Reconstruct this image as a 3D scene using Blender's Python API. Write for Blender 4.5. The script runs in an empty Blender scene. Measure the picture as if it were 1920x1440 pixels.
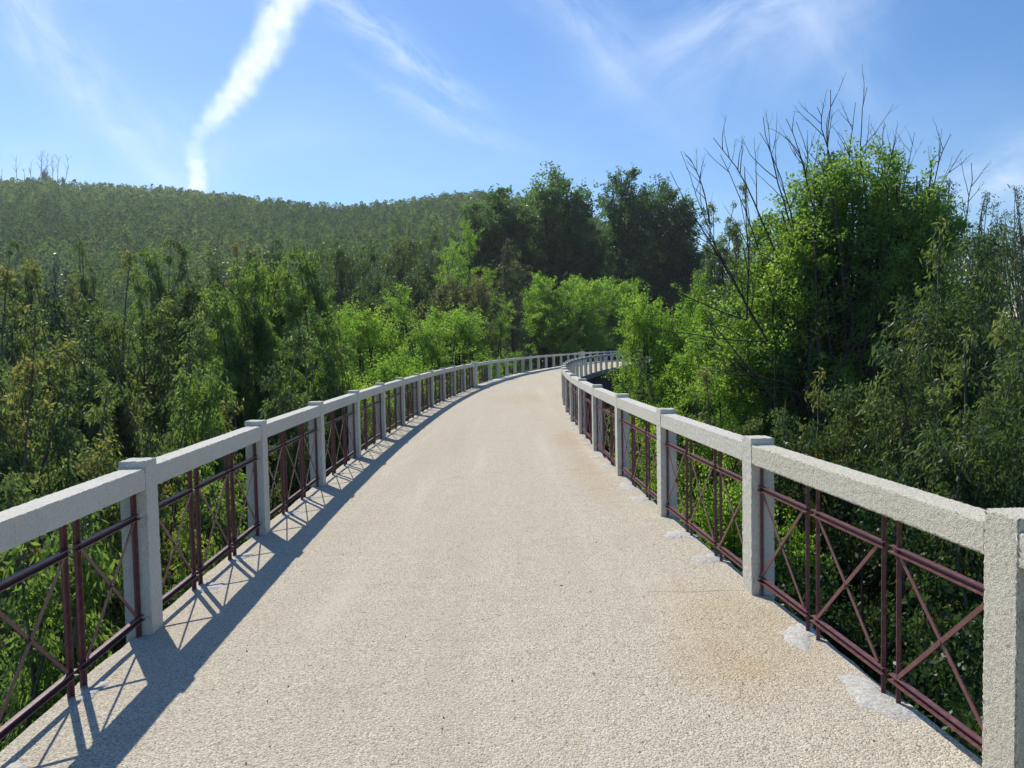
import bpy, math, random
import numpy as np

# ---------------------------------------------------------------- camera, world, sun
S = bpy.context.scene
C = S.collection
R = math.radians
EYE = 1.62
FPX = 1443.0                      # focal length in pixels of the 1920 px wide photograph
PITCH, ROLL = R(2.81), R(-1.113)
cam_d = bpy.data.cameras.new('camera')
cam_d.sensor_fit = 'HORIZONTAL'; cam_d.sensor_width = 36.0
cam_d.lens = FPX / 1920.0 * 36.0
cam_d.clip_start = 0.05; cam_d.clip_end = 40000
cam = bpy.data.objects.new('camera', cam_d); C.objects.link(cam)
from mathutils import Matrix, Vector
cam.matrix_world = (Matrix.Translation((0, 0, EYE)) @ Matrix.Rotation(R(90) - PITCH, 4, 'X')
                    @ Matrix.Rotation(ROLL, 4, 'Z'))
S.camera = cam
S.view_settings.view_transform = 'Standard'; S.view_settings.look = 'None'
S.view_settings.gamma = 1.0; S.view_settings.exposure = 0.40
S.render.resolution_x = 1024; S.render.resolution_y = 768

SUN_EL, SUN_AZ = R(47.5), R(-33.5)           # sun ahead and to the left
sun_dir = Vector((math.sin(SUN_AZ)*math.cos(SUN_EL), math.cos(SUN_AZ)*math.cos(SUN_EL), math.sin(SUN_EL)))
sd = bpy.data.lights.new('sun', 'SUN'); sd.energy = 4.1; sd.angle = R(0.53); sd.color = (1.0, 0.935, 0.83)
so = bpy.data.objects.new('sun', sd); C.objects.link(so)
so.rotation_euler = sun_dir.to_track_quat('Z', 'Y').to_euler()

world = bpy.data.worlds.new('World'); S.world = world; world.use_nodes = True

class NT:
    """tiny node-expression helper"""
    def __init__(s, nt): s.nt = nt; s.nt.nodes.clear()
    def n(s, t, **kw):
        o = s.nt.nodes.new(t)
        for k, v in kw.items():
            if k.startswith('i_'): s.set(o.inputs[k[2:].replace('_', ' ')], v)
            else: setattr(o, k, v)
        return o
    def set(s, inp, v):
        if isinstance(v, bpy.types.NodeSocket): s.nt.links.new(v, inp)
        else:
            try: inp.default_value = v
            except Exception: inp.default_value = (*v, 1.0)
    def m(s, op, a, b=0.0, c=0.0, clamp=False):
        o = s.nt.nodes.new('ShaderNodeMath'); o.operation = op; o.use_clamp = clamp
        s.set(o.inputs[0], a); s.set(o.inputs[1], b); s.set(o.inputs[2], c); return o.outputs[0]
    def vm(s, op, a, b=(0, 0, 0)):
        o = s.nt.nodes.new('ShaderNodeVectorMath'); o.operation = op
        s.set(o.inputs[0], a)
        if op == 'SCALE': s.set(o.inputs['Scale'], b)
        else: s.set(o.inputs[1], b)
        return o.outputs[0]
    def noise(s, vec, scale, detail=4, rough=0.55, dist=0.0, out='Fac'):
        o = s.nt.nodes.new('ShaderNodeTexNoise')
        s.set(o.inputs['Vector'], vec); s.set(o.inputs['Scale'], scale); s.set(o.inputs['Detail'], detail)
        s.set(o.inputs['Roughness'], rough); s.set(o.inputs['Distortion'], dist); return o.outputs[out]
    def ramp(s, fac, stops, interp='LINEAR'):
        o = s.nt.nodes.new('ShaderNodeValToRGB'); s.set(o.inputs[0], fac); cr = o.color_ramp; cr.interpolation = interp
        while len(cr.elements) < len(stops): cr.elements.new(0.5)
        for e, (p, c) in zip(cr.elements, stops):
            e.position = p; e.color = (*c, 1.0) if len(c) == 3 else c
        return o.outputs[0]
    def mix(s, fac, a, b, blend='MIX'):
        o = s.nt.nodes.new('ShaderNodeMix'); o.data_type = 'RGBA'; o.blend_type = blend; o.clamp_factor = True
        s.set(o.inputs[0], fac); s.set(o.inputs[6], a); s.set(o.inputs[7], b); return o.outputs[2]
    def mr(s, v, a, b, c=0.0, d=1.0, smooth=True):
        o = s.nt.nodes.new('ShaderNodeMapRange'); o.interpolation_type = 'SMOOTHSTEP' if smooth else 'LINEAR'
        for i, x in enumerate((v, a, b, c, d)): s.set(o.inputs[i], x)
        return o.outputs[0]

def build_world():
    t = NT(world.node_tree)
    out = t.n('ShaderNodeOutputWorld'); bg = t.n('ShaderNodeBackground')
    sky = t.n('ShaderNodeTexSky'); sky.sky_type = 'NISHITA'; sky.sun_disc = False
    sky.sun_elevation = SUN_EL; sky.sun_rotation = SUN_AZ
    sky.air_density = 1.0; sky.dust_density = 0.25; sky.ozone_density = 3.0; sky.altitude = 100
    hsv = t.n('ShaderNodeHueSaturation'); t.set(hsv.inputs['Color'], sky.outputs[0])
    hsv.inputs['Hue'].default_value = .504; hsv.inputs['Saturation'].default_value = 1.32; hsv.inputs['Value'].default_value = .82; hsv.inputs['Value'].default_value = 1.0
    co = t.n('ShaderNodeTexCoord').outputs['Generated']
    sx = t.n('ShaderNodeSeparateXYZ'); t.set(sx.inputs[0], co)
    yy = t.m('MAXIMUM', t.m('ABSOLUTE', sx.outputs[1]), 0.08)
    a = t.m('DIVIDE', sx.outputs[0], yy); e = t.m('DIVIDE', sx.outputs[2], yy)   # direction as two slopes
    cb = t.n('ShaderNodeCombineXYZ'); t.set(cb.inputs[0], a); t.set(cb.inputs[1], e); p = cb.outputs[0]
    warp = t.noise(p, 2.2, 3, 0.5, out='Color')
    pw = t.vm('ADD', p, t.vm('SCALE', t.vm('SUBTRACT', warp, (0.5, 0.5, 0.5)), 0.16))
    total = None
    # (centre slope x, centre slope z, angle, half length, half width, strength)
    def px(X, Y): return (X-960)/FPX, (650-Y)/FPX
    for (X, Y, ang, hl, hw, st, streak) in (
(200, 130, -48, .20, .030, .32, 9), (90, 50, -60, .10, .030, .24, 12), (300, 240, -35, .14, .022, .24, 9),
        (740, 100, -30, .12, .022, .50, 12), (820, 215, -22, .10, .016, .30, 14), (430, 270, -42, .07, .015, .2, 10),
        (1130, 90, -38, .12, .035, .42, 5), (1440, 60, 25, .17, .075, .50, 3.5), (1470, 30, 22, .15, .018, .40, 6),
        (1900, 345, 10, .08, .030, .75, 5), (60, 300, 5, .35, .04, .22, 4), (1250, 330, 0, 1.0, .09, .10, 3),
        (1600, 110, -50, .13, .04, .28, 4)):
        cx, cy = px(X, Y); ca, sa = math.cos(R(ang)), math.sin(R(ang))
        mp = t.n('ShaderNodeMapping'); mp.vector_type = 'TEXTURE'
        mp.inputs['Location'].default_value = (cx, cy, 0); mp.inputs['Rotation'].default_value = (0, 0, R(ang))
        t.set(mp.inputs['Vector'], pw)
        s2 = t.n('ShaderNodeSeparateXYZ'); t.set(s2.inputs[0], mp.outputs[0])
        u = t.m('DIVIDE', s2.outputs[0], hl); v = t.m('DIVIDE', s2.outputs[1], hw)
        r2 = t.m('ADD', t.m('MULTIPLY', u, u), t.m('MULTIPLY', v, v))
        g = t.m('EXPONENT', t.m('MULTIPLY', r2, -1.0))
        st_v = t.vm('MULTIPLY', mp.outputs[0], (1.0, 3.2, 1.0))
        nz = t.mr(t.noise(st_v, streak, 9, 0.62, 0.5), 0.30, 0.72)
        d = t.m('MULTIPLY', t.m('MULTIPLY', g, nz), st)
        total = d if total is None else t.m('ADD', total, d)
    front = t.mr(sx.outputs[1], 0.02, 0.2)
    total = t.m('MULTIPLY', t.m('MINIMUM', total, 0.8), front)
    col = t.mix(total, hsv.outputs[0], (6.6, 7.6, 9.2, 1))
    t.set(bg.inputs[0], col); bg.inputs[1].default_value = 0.108
    t.set(out.inputs[0], bg.outputs[0])
build_world()

# ---------------------------------------------------------------- projection helpers (author placement)
_c, _s = math.cos(PITCH), math.sin(PITCH)
_f = np.array([0, _c, -_s]); _u = np.array([0, _s, _c]); _r = np.array([1., 0, 0])
def ray(X, Y):
    dx, dy = X-960, Y-720; cr, sr = math.cos(ROLL), math.sin(ROLL)
    a = cr*dx + sr*dy; b = -sr*dx + cr*dy
    d = _r*a - _u*b + _f*FPX
    return d/d[1]
def at(X, Y, depth):
    """point seen at photo pixel X, Y at distance depth ahead of the eye"""
    d = ray(X, Y)*depth
    return d[0], d[1], EYE + d[2]

# ---------------------------------------------------------------- mesh helpers
def mesh_np(name, V, F, mat=None, tint=None, smooth=False):
    """V (n,3); F list of int arrays (m,k)"""
    V = np.asarray(V, dtype=np.float32)
    F = [np.asarray(f, dtype=np.int32) for f in (F if isinstance(F, list) else [F]) if len(f)]
    me = bpy.data.meshes.new(name)
    me.vertices.add(len(V)); me.vertices.foreach_set('co', V.ravel())
    nl = sum(f.size for f in F); npoly = sum(len(f) for f in F)
    me.loops.add(nl); me.polygons.add(npoly)
    me.loops.foreach_set('vertex_index', np.concatenate([f.ravel() for f in F]))
    tot = np.concatenate([np.full(len(f), f.shape[1], np.int32) for f in F])
    st = np.concatenate([[0], np.cumsum(tot)[:-1]]).astype(np.int32)
    me.polygons.foreach_set('loop_start', st); me.polygons.foreach_set('loop_total', tot)
    me.polygons.foreach_set('use_smooth', np.full(npoly, bool(smooth)))
    me.update(calc_edges=True)
    if tint is not None:
        at_ = me.attributes.new('tint', 'FLOAT', 'FACE'); at_.data.foreach_set('value', np.asarray(tint, np.float32))
    if mat: me.materials.append(mat)
    return me
def link(name, data, parent=None, loc=(0, 0, 0), rz=0.0):
    o = bpy.data.objects.new(name, data); C.objects.link(o)
    if parent: o.parent = parent
    o.location = loc; o.rotation_euler = (0, 0, rz); return o
def tag(o, label=None, cat=None, group=None, kind=None):
    if label: o['label'] = label
    if cat: o['category'] = cat
    if group: o['group'] = group
    if kind: o['kind'] = kind
    return o
class MB:
    def __init__(s): s.v = []; s.f = {}; s.n = 0
    def add(s, V, F):
        V = np.asarray(V, float); F = np.asarray(F, int)
        s.v.append(V); s.f.setdefault(F.shape[1], []).append(F + s.n); s.n += len(V)
    def box(s, x0, x1, y0, y1, z0, z1):
        V = [(x, y, z) for z in (z0, z1) for y in (y0, y1) for x in (x0, x1)]
        s.add(V, [(0, 2, 3, 1), (4, 5, 7, 6), (0, 1, 5, 4), (2, 6, 7, 3), (0, 4, 6, 2), (1, 3, 7, 5)])
    def bar(s, p, q, w, t, up=(0, 1, 0)):
        """rectangular bar p->q: w across, t along 'up'"""
        p = np.array(p, float); q = np.array(q, float); d = q-p; L = np.linalg.norm(d); d /= L
        b = np.array(up, float); b -= d*b.dot(d); b /= np.linalg.norm(b); a = np.cross(d, b)
        V = [o + a*i*w/2 + b*j*t/2 for o in (p, q) for j in (-1, 1) for i in (-1, 1)]
        s.add(V, [(0, 2, 3, 1), (4, 5, 7, 6), (0, 1, 5, 4), (2, 6, 7, 3), (0, 4, 6, 2), (1, 3, 7, 5)])
    def mesh(s, name, mat, smooth=False):
        return mesh_np(name, np.concatenate(s.v), [np.concatenate(f) for f in s.f.values()], mat, smooth=smooth)
def rough_box(x0, x1, y0, y1, z0, z1, step, amp, seed, bev=0.006):
    """box with a gridded, slightly uneven cast surface and softened arrises"""
    rng = np.random.default_rng(seed)
    def ax(a, b):
        n = max(2, int(round((b-a)/step))); t = np.linspace(a, b, n+1)
        return np.concatenate([[a], [a+bev*.45], t[1:-1], [b-bev*.45], [b]])
    X, Y, Z = ax(x0, x1), ax(y0, y1), ax(z0, z1)
    X, Y, Z = (np.unique(np.round(A, 5)) for A in (X, Y, Z))
    idx = {}; V = []; F = []
    def vid(i, j, k):
        key = (i, j, k)
        if key not in idx: idx[key] = len(V); V.append((X[i], Y[j], Z[k]))
        return idx[key]
    nx, ny, nz = len(X)-1, len(Y)-1, len(Z)-1
    for i in range(nx):
        for j in range(ny):
            F.append((vid(i, j, 0), vid(i, j+1, 0), vid(i+1, j+1, 0), vid(i+1, j, 0)))
            F.append((vid(i, j, nz), vid(i+1, j, nz), vid(i+1, j+1, nz), vid(i, j+1, nz)))
    for i in range(nx):
        for k in range(nz):
            F.append((vid(i, 0, k), vid(i+1, 0, k), vid(i+1, 0, k+1), vid(i, 0, k+1)))
            F.append((vid(i, ny, k), vid(i, ny, k+1), vid(i+1, ny, k+1), vid(i+1, ny, k)))
    for j in range(ny):
        for k in range(nz):
            F.append((vid(0, j, k), vid(0, j, k+1), vid(0, j+1, k+1), vid(0, j+1, k)))
            F.append((vid(nx, j, k), vid(nx, j+1, k), vid(nx, j+1, k+1), vid(nx, j, k+1)))
    V = np.array(V); c = np.array([(x0+x1)/2, (y0+y1)/2, (z0+z1)/2]); h = np.array([(x1-x0)/2, (y1-y0)/2, (z1-z0)/2])
    d = V-c; e = np.abs(np.abs(d)-h) < 1e-5; ne = e.sum(1)
    pull = np.where(ne >= 2, bev*0.5, 0.0)
    V = V - np.sign(d)*e*pull[:, None]
    V = V + rng.normal(0, amp, V.shape)*(np.where(ne >= 2, 1.5, 1.0)[:, None])
    return V, np.array(F)

# ---------------------------------------------------------------- materials
def mat(name):
    m = bpy.data.materials.new(name); m.use_nodes = True; return m, NT(m.node_tree)
def finish(t, base, rough=0.8, bump=None, bdist=0.01, bstr=1.0, spec=0.3, metallic=0.0):
    o = t.n('ShaderNodeOutputMaterial'); b = t.n('ShaderNodeBsdfPrincipled')
    t.set(b.inputs['Base Color'], base); t.set(b.inputs['Roughness'], rough)
    b.inputs['Specular IOR Level'].default_value = spec; b.inputs['Metallic'].default_value = metallic
    if bump is not None:
        bp = t.n('ShaderNodeBump'); bp.inputs['Distance'].default_value = bdist; bp.inputs['Strength'].default_value = bstr
        t.set(bp.inputs['Height'], bump); t.set(b.inputs['Normal'], bp.outputs[0])
    t.set(o.inputs[0], b.outputs[0]); return b
def m_concrete(name, a, b_, dirt=0.5, grain=0.004, gscale=160):
    m, t = mat(name); P = t.n('ShaderNodeNewGeometry').outputs['Position']
    big = t.mr(t.noise(P, 1.3, 4, .6), .3, .7); med = t.mr(t.noise(P, 9, 5, .65), .35, .7)
    fine = t.noise(P, gscale, 3, .6); base = t.mix(big, a, b_)
    base = t.mix(t.m('MULTIPLY', med, .16), base, tuple(x*.72 for x in a)+(1,))
    stk = t.mr(t.noise(t.vm('MULTIPLY', P, (14, 14, 1.6)), 1.0, 5, .65), .55, .78)      # rain streaks
    base = t.mix(t.m('MULTIPLY', stk, .38), base, tuple(x*.55 for x in a)+(1,))
    sp = t.mr(t.noise(P, 55, 2, .5), .66, .73); base = t.mix(t.m('MULTIPLY', sp, dirt), base, (.10, .095, .08, 1))
    base = t.mix(t.mr(fine, .35, .7), base, tuple(min(1, x*1.22) for x in b_)+(1,))
    h = t.m('ADD', t.m('MULTIPLY', fine, 1.0), t.m('MULTIPLY', t.noise(P, 75, 3, .65), 1.1))
    finish(t, base, .9, h, grain, .9, .2); return m
M_POST = m_concrete('cast_concrete', (.47, .455, .39), (.55, .53, .46), .55, .0035)
M_RENDER = m_concrete('rough_rendered_concrete', (.47, .445, .36), (.57, .54, .44), .3, .006, 190)
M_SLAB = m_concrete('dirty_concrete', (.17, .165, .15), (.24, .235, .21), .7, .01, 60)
M_WALL = m_concrete('stained_shade_tinted_stone', (.022, .022, .022), (.035, .035, .033), .7, .02, 20)  # stained, and darkened further to stand in for shade below the deck
M_MORTAR = m_concrete('pale_mortar', (.35, .335, .295), (.47, .455, .41), .7, .006, 60)

def m_path():
    m, t = mat('exposed_aggregate'); P = t.n('ShaderNodeNewGeometry').outputs['Position']
    s = t.n('ShaderNodeSeparateXYZ'); t.set(s.inputs[0], P)
    vo = t.n('ShaderNodeTexVoronoi'); t.set(vo.inputs['Vector'], P); vo.inputs['Scale'].default_value = 130
    hs = t.n('ShaderNodeSeparateColor'); t.set(hs.inputs[0], vo.outputs['Color'])
    grain = t.ramp(hs.outputs[0], [(0, (.27, .225, .165)), (.18, (.43, .375, .285)), (.5, (.535, .485, .37)), (.8, (.615, .56, .435)), (1, (.72, .67, .53))])
    big = t.mr(t.noise(P, .55, 4, .6), .32, .68); med = t.noise(P, 3.2, 5, .65)
    base = t.mix(t.m('MULTIPLY', big, .40), grain, (.54, .455, .345, 1))
    base = t.mix(t.m('MULTIPLY', t.mr(med, .52, .75), .35), base, (.38, .33, .26, 1))
    # dark pits
    pit = t.mr(t.noise(P, 85, 3, .6), .595, .66); base = t.mix(t.m('MULTIPLY', pit, .85), base, (.13, .105, .08, 1))
    pit2 = t.mr(t.noise(P, 23, 2, .5), .70, .735); base = t.mix(t.m('MULTIPLY', pit2, .7), base, (.10, .08, .06, 1))
    # faint long bands where wheels and feet run, and dust drifted against the right side
    band = t.noise(t.vm('MULTIPLY', P, (2.4, .13, 1)), 1.0, 4, .6)
    base = t.mix(t.m('MULTIPLY', t.mr(band, .5, .68), .30), base, (.42, .37, .30, 1)); base = t.mix(t.m('MULTIPLY', t.mr(band, .48, .3), .30), base, (.66, .61, .52, 1))
    # brown damp stain close to the right railing and fainter ones farther on
    def stain(cx, cy, rx, ry, col, k, b0):
        nonlocal base
        w = t.m('MULTIPLY', t.m('SUBTRACT', t.noise(P, 2.6, 4, .6), .5), 1.4)
        u = t.m('DIVIDE', t.m('SUBTRACT', s.outputs[0], cx), rx); v = t.m('DIVIDE', t.m('SUBTRACT', s.outputs[1], cy), ry)
        d = t.m('ADD', t.m('ADD', t.m('MULTIPLY', u, u), t.m('MULTIPLY', v, v)), w)
        base = t.mix(t.m('MULTIPLY', t.mr(d, 1.3, 0.0), k), base, col, 'MULTIPLY')
    stain(1.0, 3.7, .30, .40, (.88, .72, .54, 1), .34, 0)
    stain(1.25, 4.3, .5, .9, (.95, .86, .70, 1), .6, 0)
    stain(1.0, 13.2, .3, 1.6, (.93, .76, .62, 1), .5, 0); stain(.95, 9.5, .25, 2.2, (.92, .80, .66, 1), .35, 0)
    stain(0.2, 24, 1.0, 3, (.97, .86, .76, 1), .5, 0)
    # lighter, greyer strip by the right railing feet
    xr = t.m('SUBTRACT', s.outputs[0], t.m('MULTIPLY_ADD', s.outputs[1], -.04, 1.55))
    # hair cracks / day joints running across
    cy = t.m('ADD', s.outputs[1], t.m('MULTIPLY', t.m('SUBTRACT', t.noise(P, 2.0, 5, .7), .5), .16))
    for y0, x0, x1, k in ((4.95, .85, 1.5, .8), (9.7, .4, 1.4, .5), (13.0, .2, 1.3, .45), (16.9, -.5, 1.3, .3), (33, -1.8, 2.5, .4), (27, -1.6, 1.8, .25)):
        ln = t.mr(t.m('ABSOLUTE', t.m('SUBTRACT', cy, y0)), .012+y0*.001, .002)
        lx = t.m('MULTIPLY', t.m('GREATER_THAN', s.outputs[0], x0), t.m('LESS_THAN', s.outputs[0], x1))
        base = t.mix(t.m('MULTIPLY', t.m('MULTIPLY', ln, lx), k*.6), base, (.22, .19, .15, 1))
    h = t.m('ADD', t.m('MULTIPLY', vo.outputs['Distance'], -.7), t.m('ADD', t.m('MULTIPLY', t.noise(P, 60, 4, .6), 1.4), t.m('MULTIPLY', t.noise(P, 14, 3, .6), .8)))
    finish(t, base, .92, h, .0065, 1.0, .15); return m
M_PATH = m_path()
def m_iron():
    m, t = mat('plum_painted_iron'); P = t.n('ShaderNodeNewGeometry').outputs['Position']
    n = t.mr(t.noise(P, 30, 4, .6), .4, .75)
    c = t.mix(n, (.125, .046, .050, 1), (.185, .085, .078, 1)); c = t.mix(t.mr(t.noise(P, 11, 5, .7), .60, .72), c, (.10, .045, .025, 1))
    finish(t, c, t.m('MULTIPLY_ADD', n, .2, .38), t.noise(P, 90, 3, .5), .0012, .6, .5); return m
M_IRON = m_iron()
def m_bark(name, a, b_):
    m, t = mat(name); P = t.n('ShaderNodeTexCoord').outputs['Object']
    v = t.vm('MULTIPLY', P, (6, 6, 1.2))
    n = t.mr(t.noise(v, 2.0, 5, .65), .3, .7)
    finish(t, t.mix(n, a, b_), .9, n, .02, .7, .15); return m
M_BARK = m_bark('dark_bark', (.045, .038, .030, 1), (.10, .085, .068, 1))
M_EBARK = m_bark('grey_bark', (.09, .078, .062, 1), (.20, .175, .145, 1))
M_TWIG = m_bark('bare_wood', (.050, .040, .034, 1), (.085, .066, .055, 1))
def m_leaf(name, stops, trans=.38, gloss=.3, rough=.45, tstops=None):
    m, t = mat(name)
    at_ = t.n('ShaderNodeAttribute'); at_.attribute_name = 'tint'; f = at_.outputs['Fac']
    oi = t.n('ShaderNodeObjectInfo').outputs['Random']
    f2 = t.m('ADD', f, t.m('MULTIPLY', t.m('SUBTRACT', oi, .5), .34), clamp=True)
    c = t.ramp(f2, stops)
    o = t.n('ShaderNodeOutputMaterial'); b = t.n('ShaderNodeBsdfPrincipled'); tr = t.n('ShaderNodeBsdfTranslucent')
    t.set(b.inputs['Base Color'], c); b.inputs['Roughness'].default_value = rough
    b.inputs['Specular IOR Level'].default_value = gloss
    tc = t.mix(1.0, c, (2.05, 2.2, 1.1, 1), 'MULTIPLY'); t.set(tr.inputs[0], tc)
    mx = t.n('ShaderNodeMixShader'); mx.inputs[0].default_value = trans
    t.set(mx.inputs[1], b.outputs[0]); t.set(mx.inputs[2], tr.outputs[0]); t.set(o.inputs[0], mx.outputs[0]); return m
L_EUC = m_leaf('gum_leaf', [(0, (0.048, 0.077, 0.046)), (.4, (0.082, 0.123, 0.057)), (.75, (0.127, 0.169, 0.063)), (.93, (0.197, 0.188, 0.075)), (1, (.185, .150, .075))], 0.45, .22, .5)
L_EUCB = m_leaf('gum_leaf_bright', [(0, (0.064, 0.109, 0.043)), (.4, (0.107, 0.170, 0.051)), (.8, (0.170, 0.237, 0.062)), (1, (0.227, 0.242, 0.080))], 0.48, .22, .5)
L_EUCD = m_leaf('gum_leaf_dark', [(0, (0.041, 0.070, 0.035)), (.5, (0.073, 0.112, 0.042)), (.85, (0.121, 0.161, 0.050)), (1, (0.194, 0.161, 0.059))], 0.42, .28, .46)
L_ROB = m_leaf('feathery_leaf', [(0, (0.111, 0.198, 0.037)), (.5, (0.162, 0.264, 0.044)), (1, (0.251, 0.343, 0.068))], 0.55, .2, .5)
L_OAK = m_leaf('oak_leaf', [(0, (0.037, 0.081, 0.038)), (.5, (0.066, 0.127, 0.048)), (1, (0.121, 0.193, 0.061))], 0.5, .35, .42)
L_ASH = m_leaf('ash_leaf', [(0, (0.079, 0.145, 0.040)), (.5, (0.132, 0.215, 0.051)), (1, (0.229, 0.306, 0.066))], 0.56, .3, .42)
L_BRN = m_leaf('russet_leaf', [(0, (.095, .105, .055)), (.5, (.135, .14, .080)), (1, (.18, .165, .10))], .35, .2, .5)
L_SHR = m_leaf('shade_tinted_leaf', [(0, (.016, .036, .016)), (.5, (.028, .058, .022)), (1, (.060, .105, .030))], .36, .3, .42)  # shade beneath the right railing is put into this darker leaf colour
L_BLUE = m_leaf('blue_green_leaf', [(0, (.07, .11, .09)), (.5, (.10, .15, .12)), (1, (.16, .21, .17))], .3, .4, .42)
L_FAR = m_leaf('hill_leaf', [(0, (0.046, 0.090, 0.040)), (.4, (0.081, 0.141, 0.053)), (.75, (0.127, 0.192, 0.062)), (1, (0.184, 0.186, 0.077))], 0.42, .05, .7)
def m_ground():
    m, t = mat('scrub_ground'); P = t.n('ShaderNodeNewGeometry').outputs['Position']
    n = t.mr(t.noise(P, .25, 6, .65), .3, .7); n2 = t.mr(t.noise(P, 2.5, 5, .6), .35, .7)
    c = t.mix(n, (.030, .042, .018, 1), (.055, .055, .028, 1)); c = t.mix(t.m('MULTIPLY', n2, .5), c, (.02, .03, .013, 1))
    finish(t, c, .95, n2, .15, 1, .1); return m
M_GROUND = m_ground()

# ---------------------------------------------------------------- ground
def sm(x): x = np.clip(x, 0, 1); return x*x*(3-2*x)
SKY_PX = np.array([-900, 0, 100, 200, 300, 400, 500, 640, 700, 800, 880, 950, 1050, 1200, 1500, 1920, 3000])
SKY_Y = np.array([350, 344, 344, 351, 356, 366, 378, 390, 386, 374, 364, 366, 385, 440, 540, 560, 560])
RIDGE = 400.0
def path_x(y):
    return 0.25 + np.where(y < 64, -0.1*y + .0042*y*y, 0)
def terrain(x, y):
    x = np.asarray(x, float); y = np.asarray(y, float)
    yy = np.maximum(y, 20.0); X = 960 + FPX*x/yy
    hor = 649.2 - (X-960)*math.tan(-ROLL)*1.0
    ys = np.interp(X, SKY_PX, SKY_Y); zr = EYE + RIDGE*(hor-ys)/FPX - 10.0
    base = -9.5
    t = (y-70)/(RIDGE-70)
    h = base + (zr-base)*(0.25*np.clip(t, 0, 1) + 0.75*sm(t*0.98+.02))
    h = np.where(y > RIDGE, zr - (y-RIDGE)*.12, h)
    bank = sm((y-58)/20)*sm((x+14)/18)                     # the far bank the bridge lands on
    h = np.where(y < 220, np.maximum(h, base+(-0.45-base)*bank), h)
    h = h + sm((x-14)/25)*3.0*(1-bank)*(y < 70)            # right side of the valley climbs a little
    h = h + 0.5*np.sin(x*.21+y*.13)+.35*np.sin(x*.13-y*.31+2)
    return np.where(bank > .6, np.minimum(h, np.where(y < 100, -0.35, h)), h)
xs = np.unique(np.concatenate([np.linspace(-1500, -120, 60), np.linspace(-120, 120, 121), np.linspace(120, 1500, 60)]))
ys = np.unique(np.concatenate([np.linspace(-300, -20, 15), np.linspace(-20, 120, 71), np.linspace(120, 460, 70), np.linspace(460, 2500, 20)]))
gx, gy = np.meshgrid(xs, ys); gz = terrain(gx, gy)
nx, ny = len(xs), len(ys); ii = np.arange(nx*ny).reshape(ny, nx)
Fg = np.stack([ii[:-1, :-1], ii[:-1, 1:], ii[1:, 1:], ii[1:, :-1]], -1).reshape(-1, 4)
g = link('ground', mesh_np('ground', np.stack([gx, gy, gz], -1).reshape(-1, 3), Fg, M_GROUND, smooth=True))
tag(g, kind='structure')

# ---------------------------------------------------------------- bridge: path, slab, walls, railings
PLC = [-9.845920371644575e-09, 1.4088713373164285e-06, -6.143243741779115e-05, 0.003843891509677991, -0.08030651775181764, -1.8175140896547037]
PRC = [-1.557195006539017e-08, 2.2389623894853324e-06, -0.00010803225672284528, 0.005728253550420022, -0.11794066016939737, 1.9565904520025805]
def curve(Cf, y, y0, y1):
    d = np.polyder(Cf)
    if y < y0: return float(np.polyval(Cf, y0) + np.polyval(d, y0)*(y-y0)*.9)
    if y > y1:
        return float(np.polyval(Cf, y1) + np.polyval(d, y1)*(y-y1) + .004*(y-y1)**2)
    return float(np.polyval(Cf, y))
def XL(y): return curve(PLC, y, 3.0, 62.0)
def XR(y): return curve(PRC, y, 3.0, 58.0)
def frame(fn, y):
    d = np.array([fn(y+.3)-fn(y-.3), .6]); d /= np.linalg.norm(d); return d     # tangent
Y0, Y1 = -7.0, 93.0
def edge_pts(step):
    Y = np.arange(Y0, Y1, step); Lp, Rp = [], []
    for y in Y:
        t = frame(XL, y); n = np.array([-t[1], t[0]]); Lp.append(np.array([XL(y), y]) + n*.105)
        t = frame(XR, y); n = np.array([t[1], -t[0]]); Rp.append(np.array([XR(y), y]) + n*.105)
    return np.array(Lp), np.array(Rp)
Lp, Rp = edge_pts(.12)
rng = np.random.default_rng(5)
k = len(Lp); jig = lambda: np.convolve(rng.normal(0, .014, k+4), np.ones(3)/3, 'same')[:k]
Lq, Rq = Lp.copy(), Rp.copy(); Lq[:, 0] -= jig(); Rq[:, 0] += jig()
NC = 24; tt = np.linspace(0, 1, NC)
top = Lq[:, None, :]*(1-tt)[None, :, None] + Rq[:, None, :]*tt[None, :, None]
z = np.convolve(rng.normal(0, .002, k*NC), np.ones(5)/5, 'same').reshape(k, NC)
Vt = np.concatenate([top, z[..., None]], -1).reshape(-1, 3)
ii = np.arange(k*NC).reshape(k, NC)
Ft = np.stack([ii[:-1, :-1], ii[:-1, 1:], ii[1:, 1:], ii[1:, :-1]], -1).reshape(-1, 4)
# turned-down edges of the surface, 60 mm deep
def skirt(col, sgn):
    base = len(Vt) + (0 if sgn < 0 else k)
    return np.array([(ii[i, col], ii[i+1, col], base+i+1, base+i) if sgn > 0 else (ii[i, col], base+i, base+i+1, ii[i+1, col]) for i in range(k-1)])
VL = np.c_[Lq[:, 0], Lq[:, 1], np.full(k, -.06)]; VR = np.c_[Rq[:, 0], Rq[:, 1], np.full(k, -.06)]
pm = mesh_np('path', np.concatenate([Vt, VL, VR]), [np.concatenate([Ft, skirt(0, -1), skirt(NC-1, 1)])], M_PATH, smooth=False)
tag(link('path', pm), kind='structure')

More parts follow.
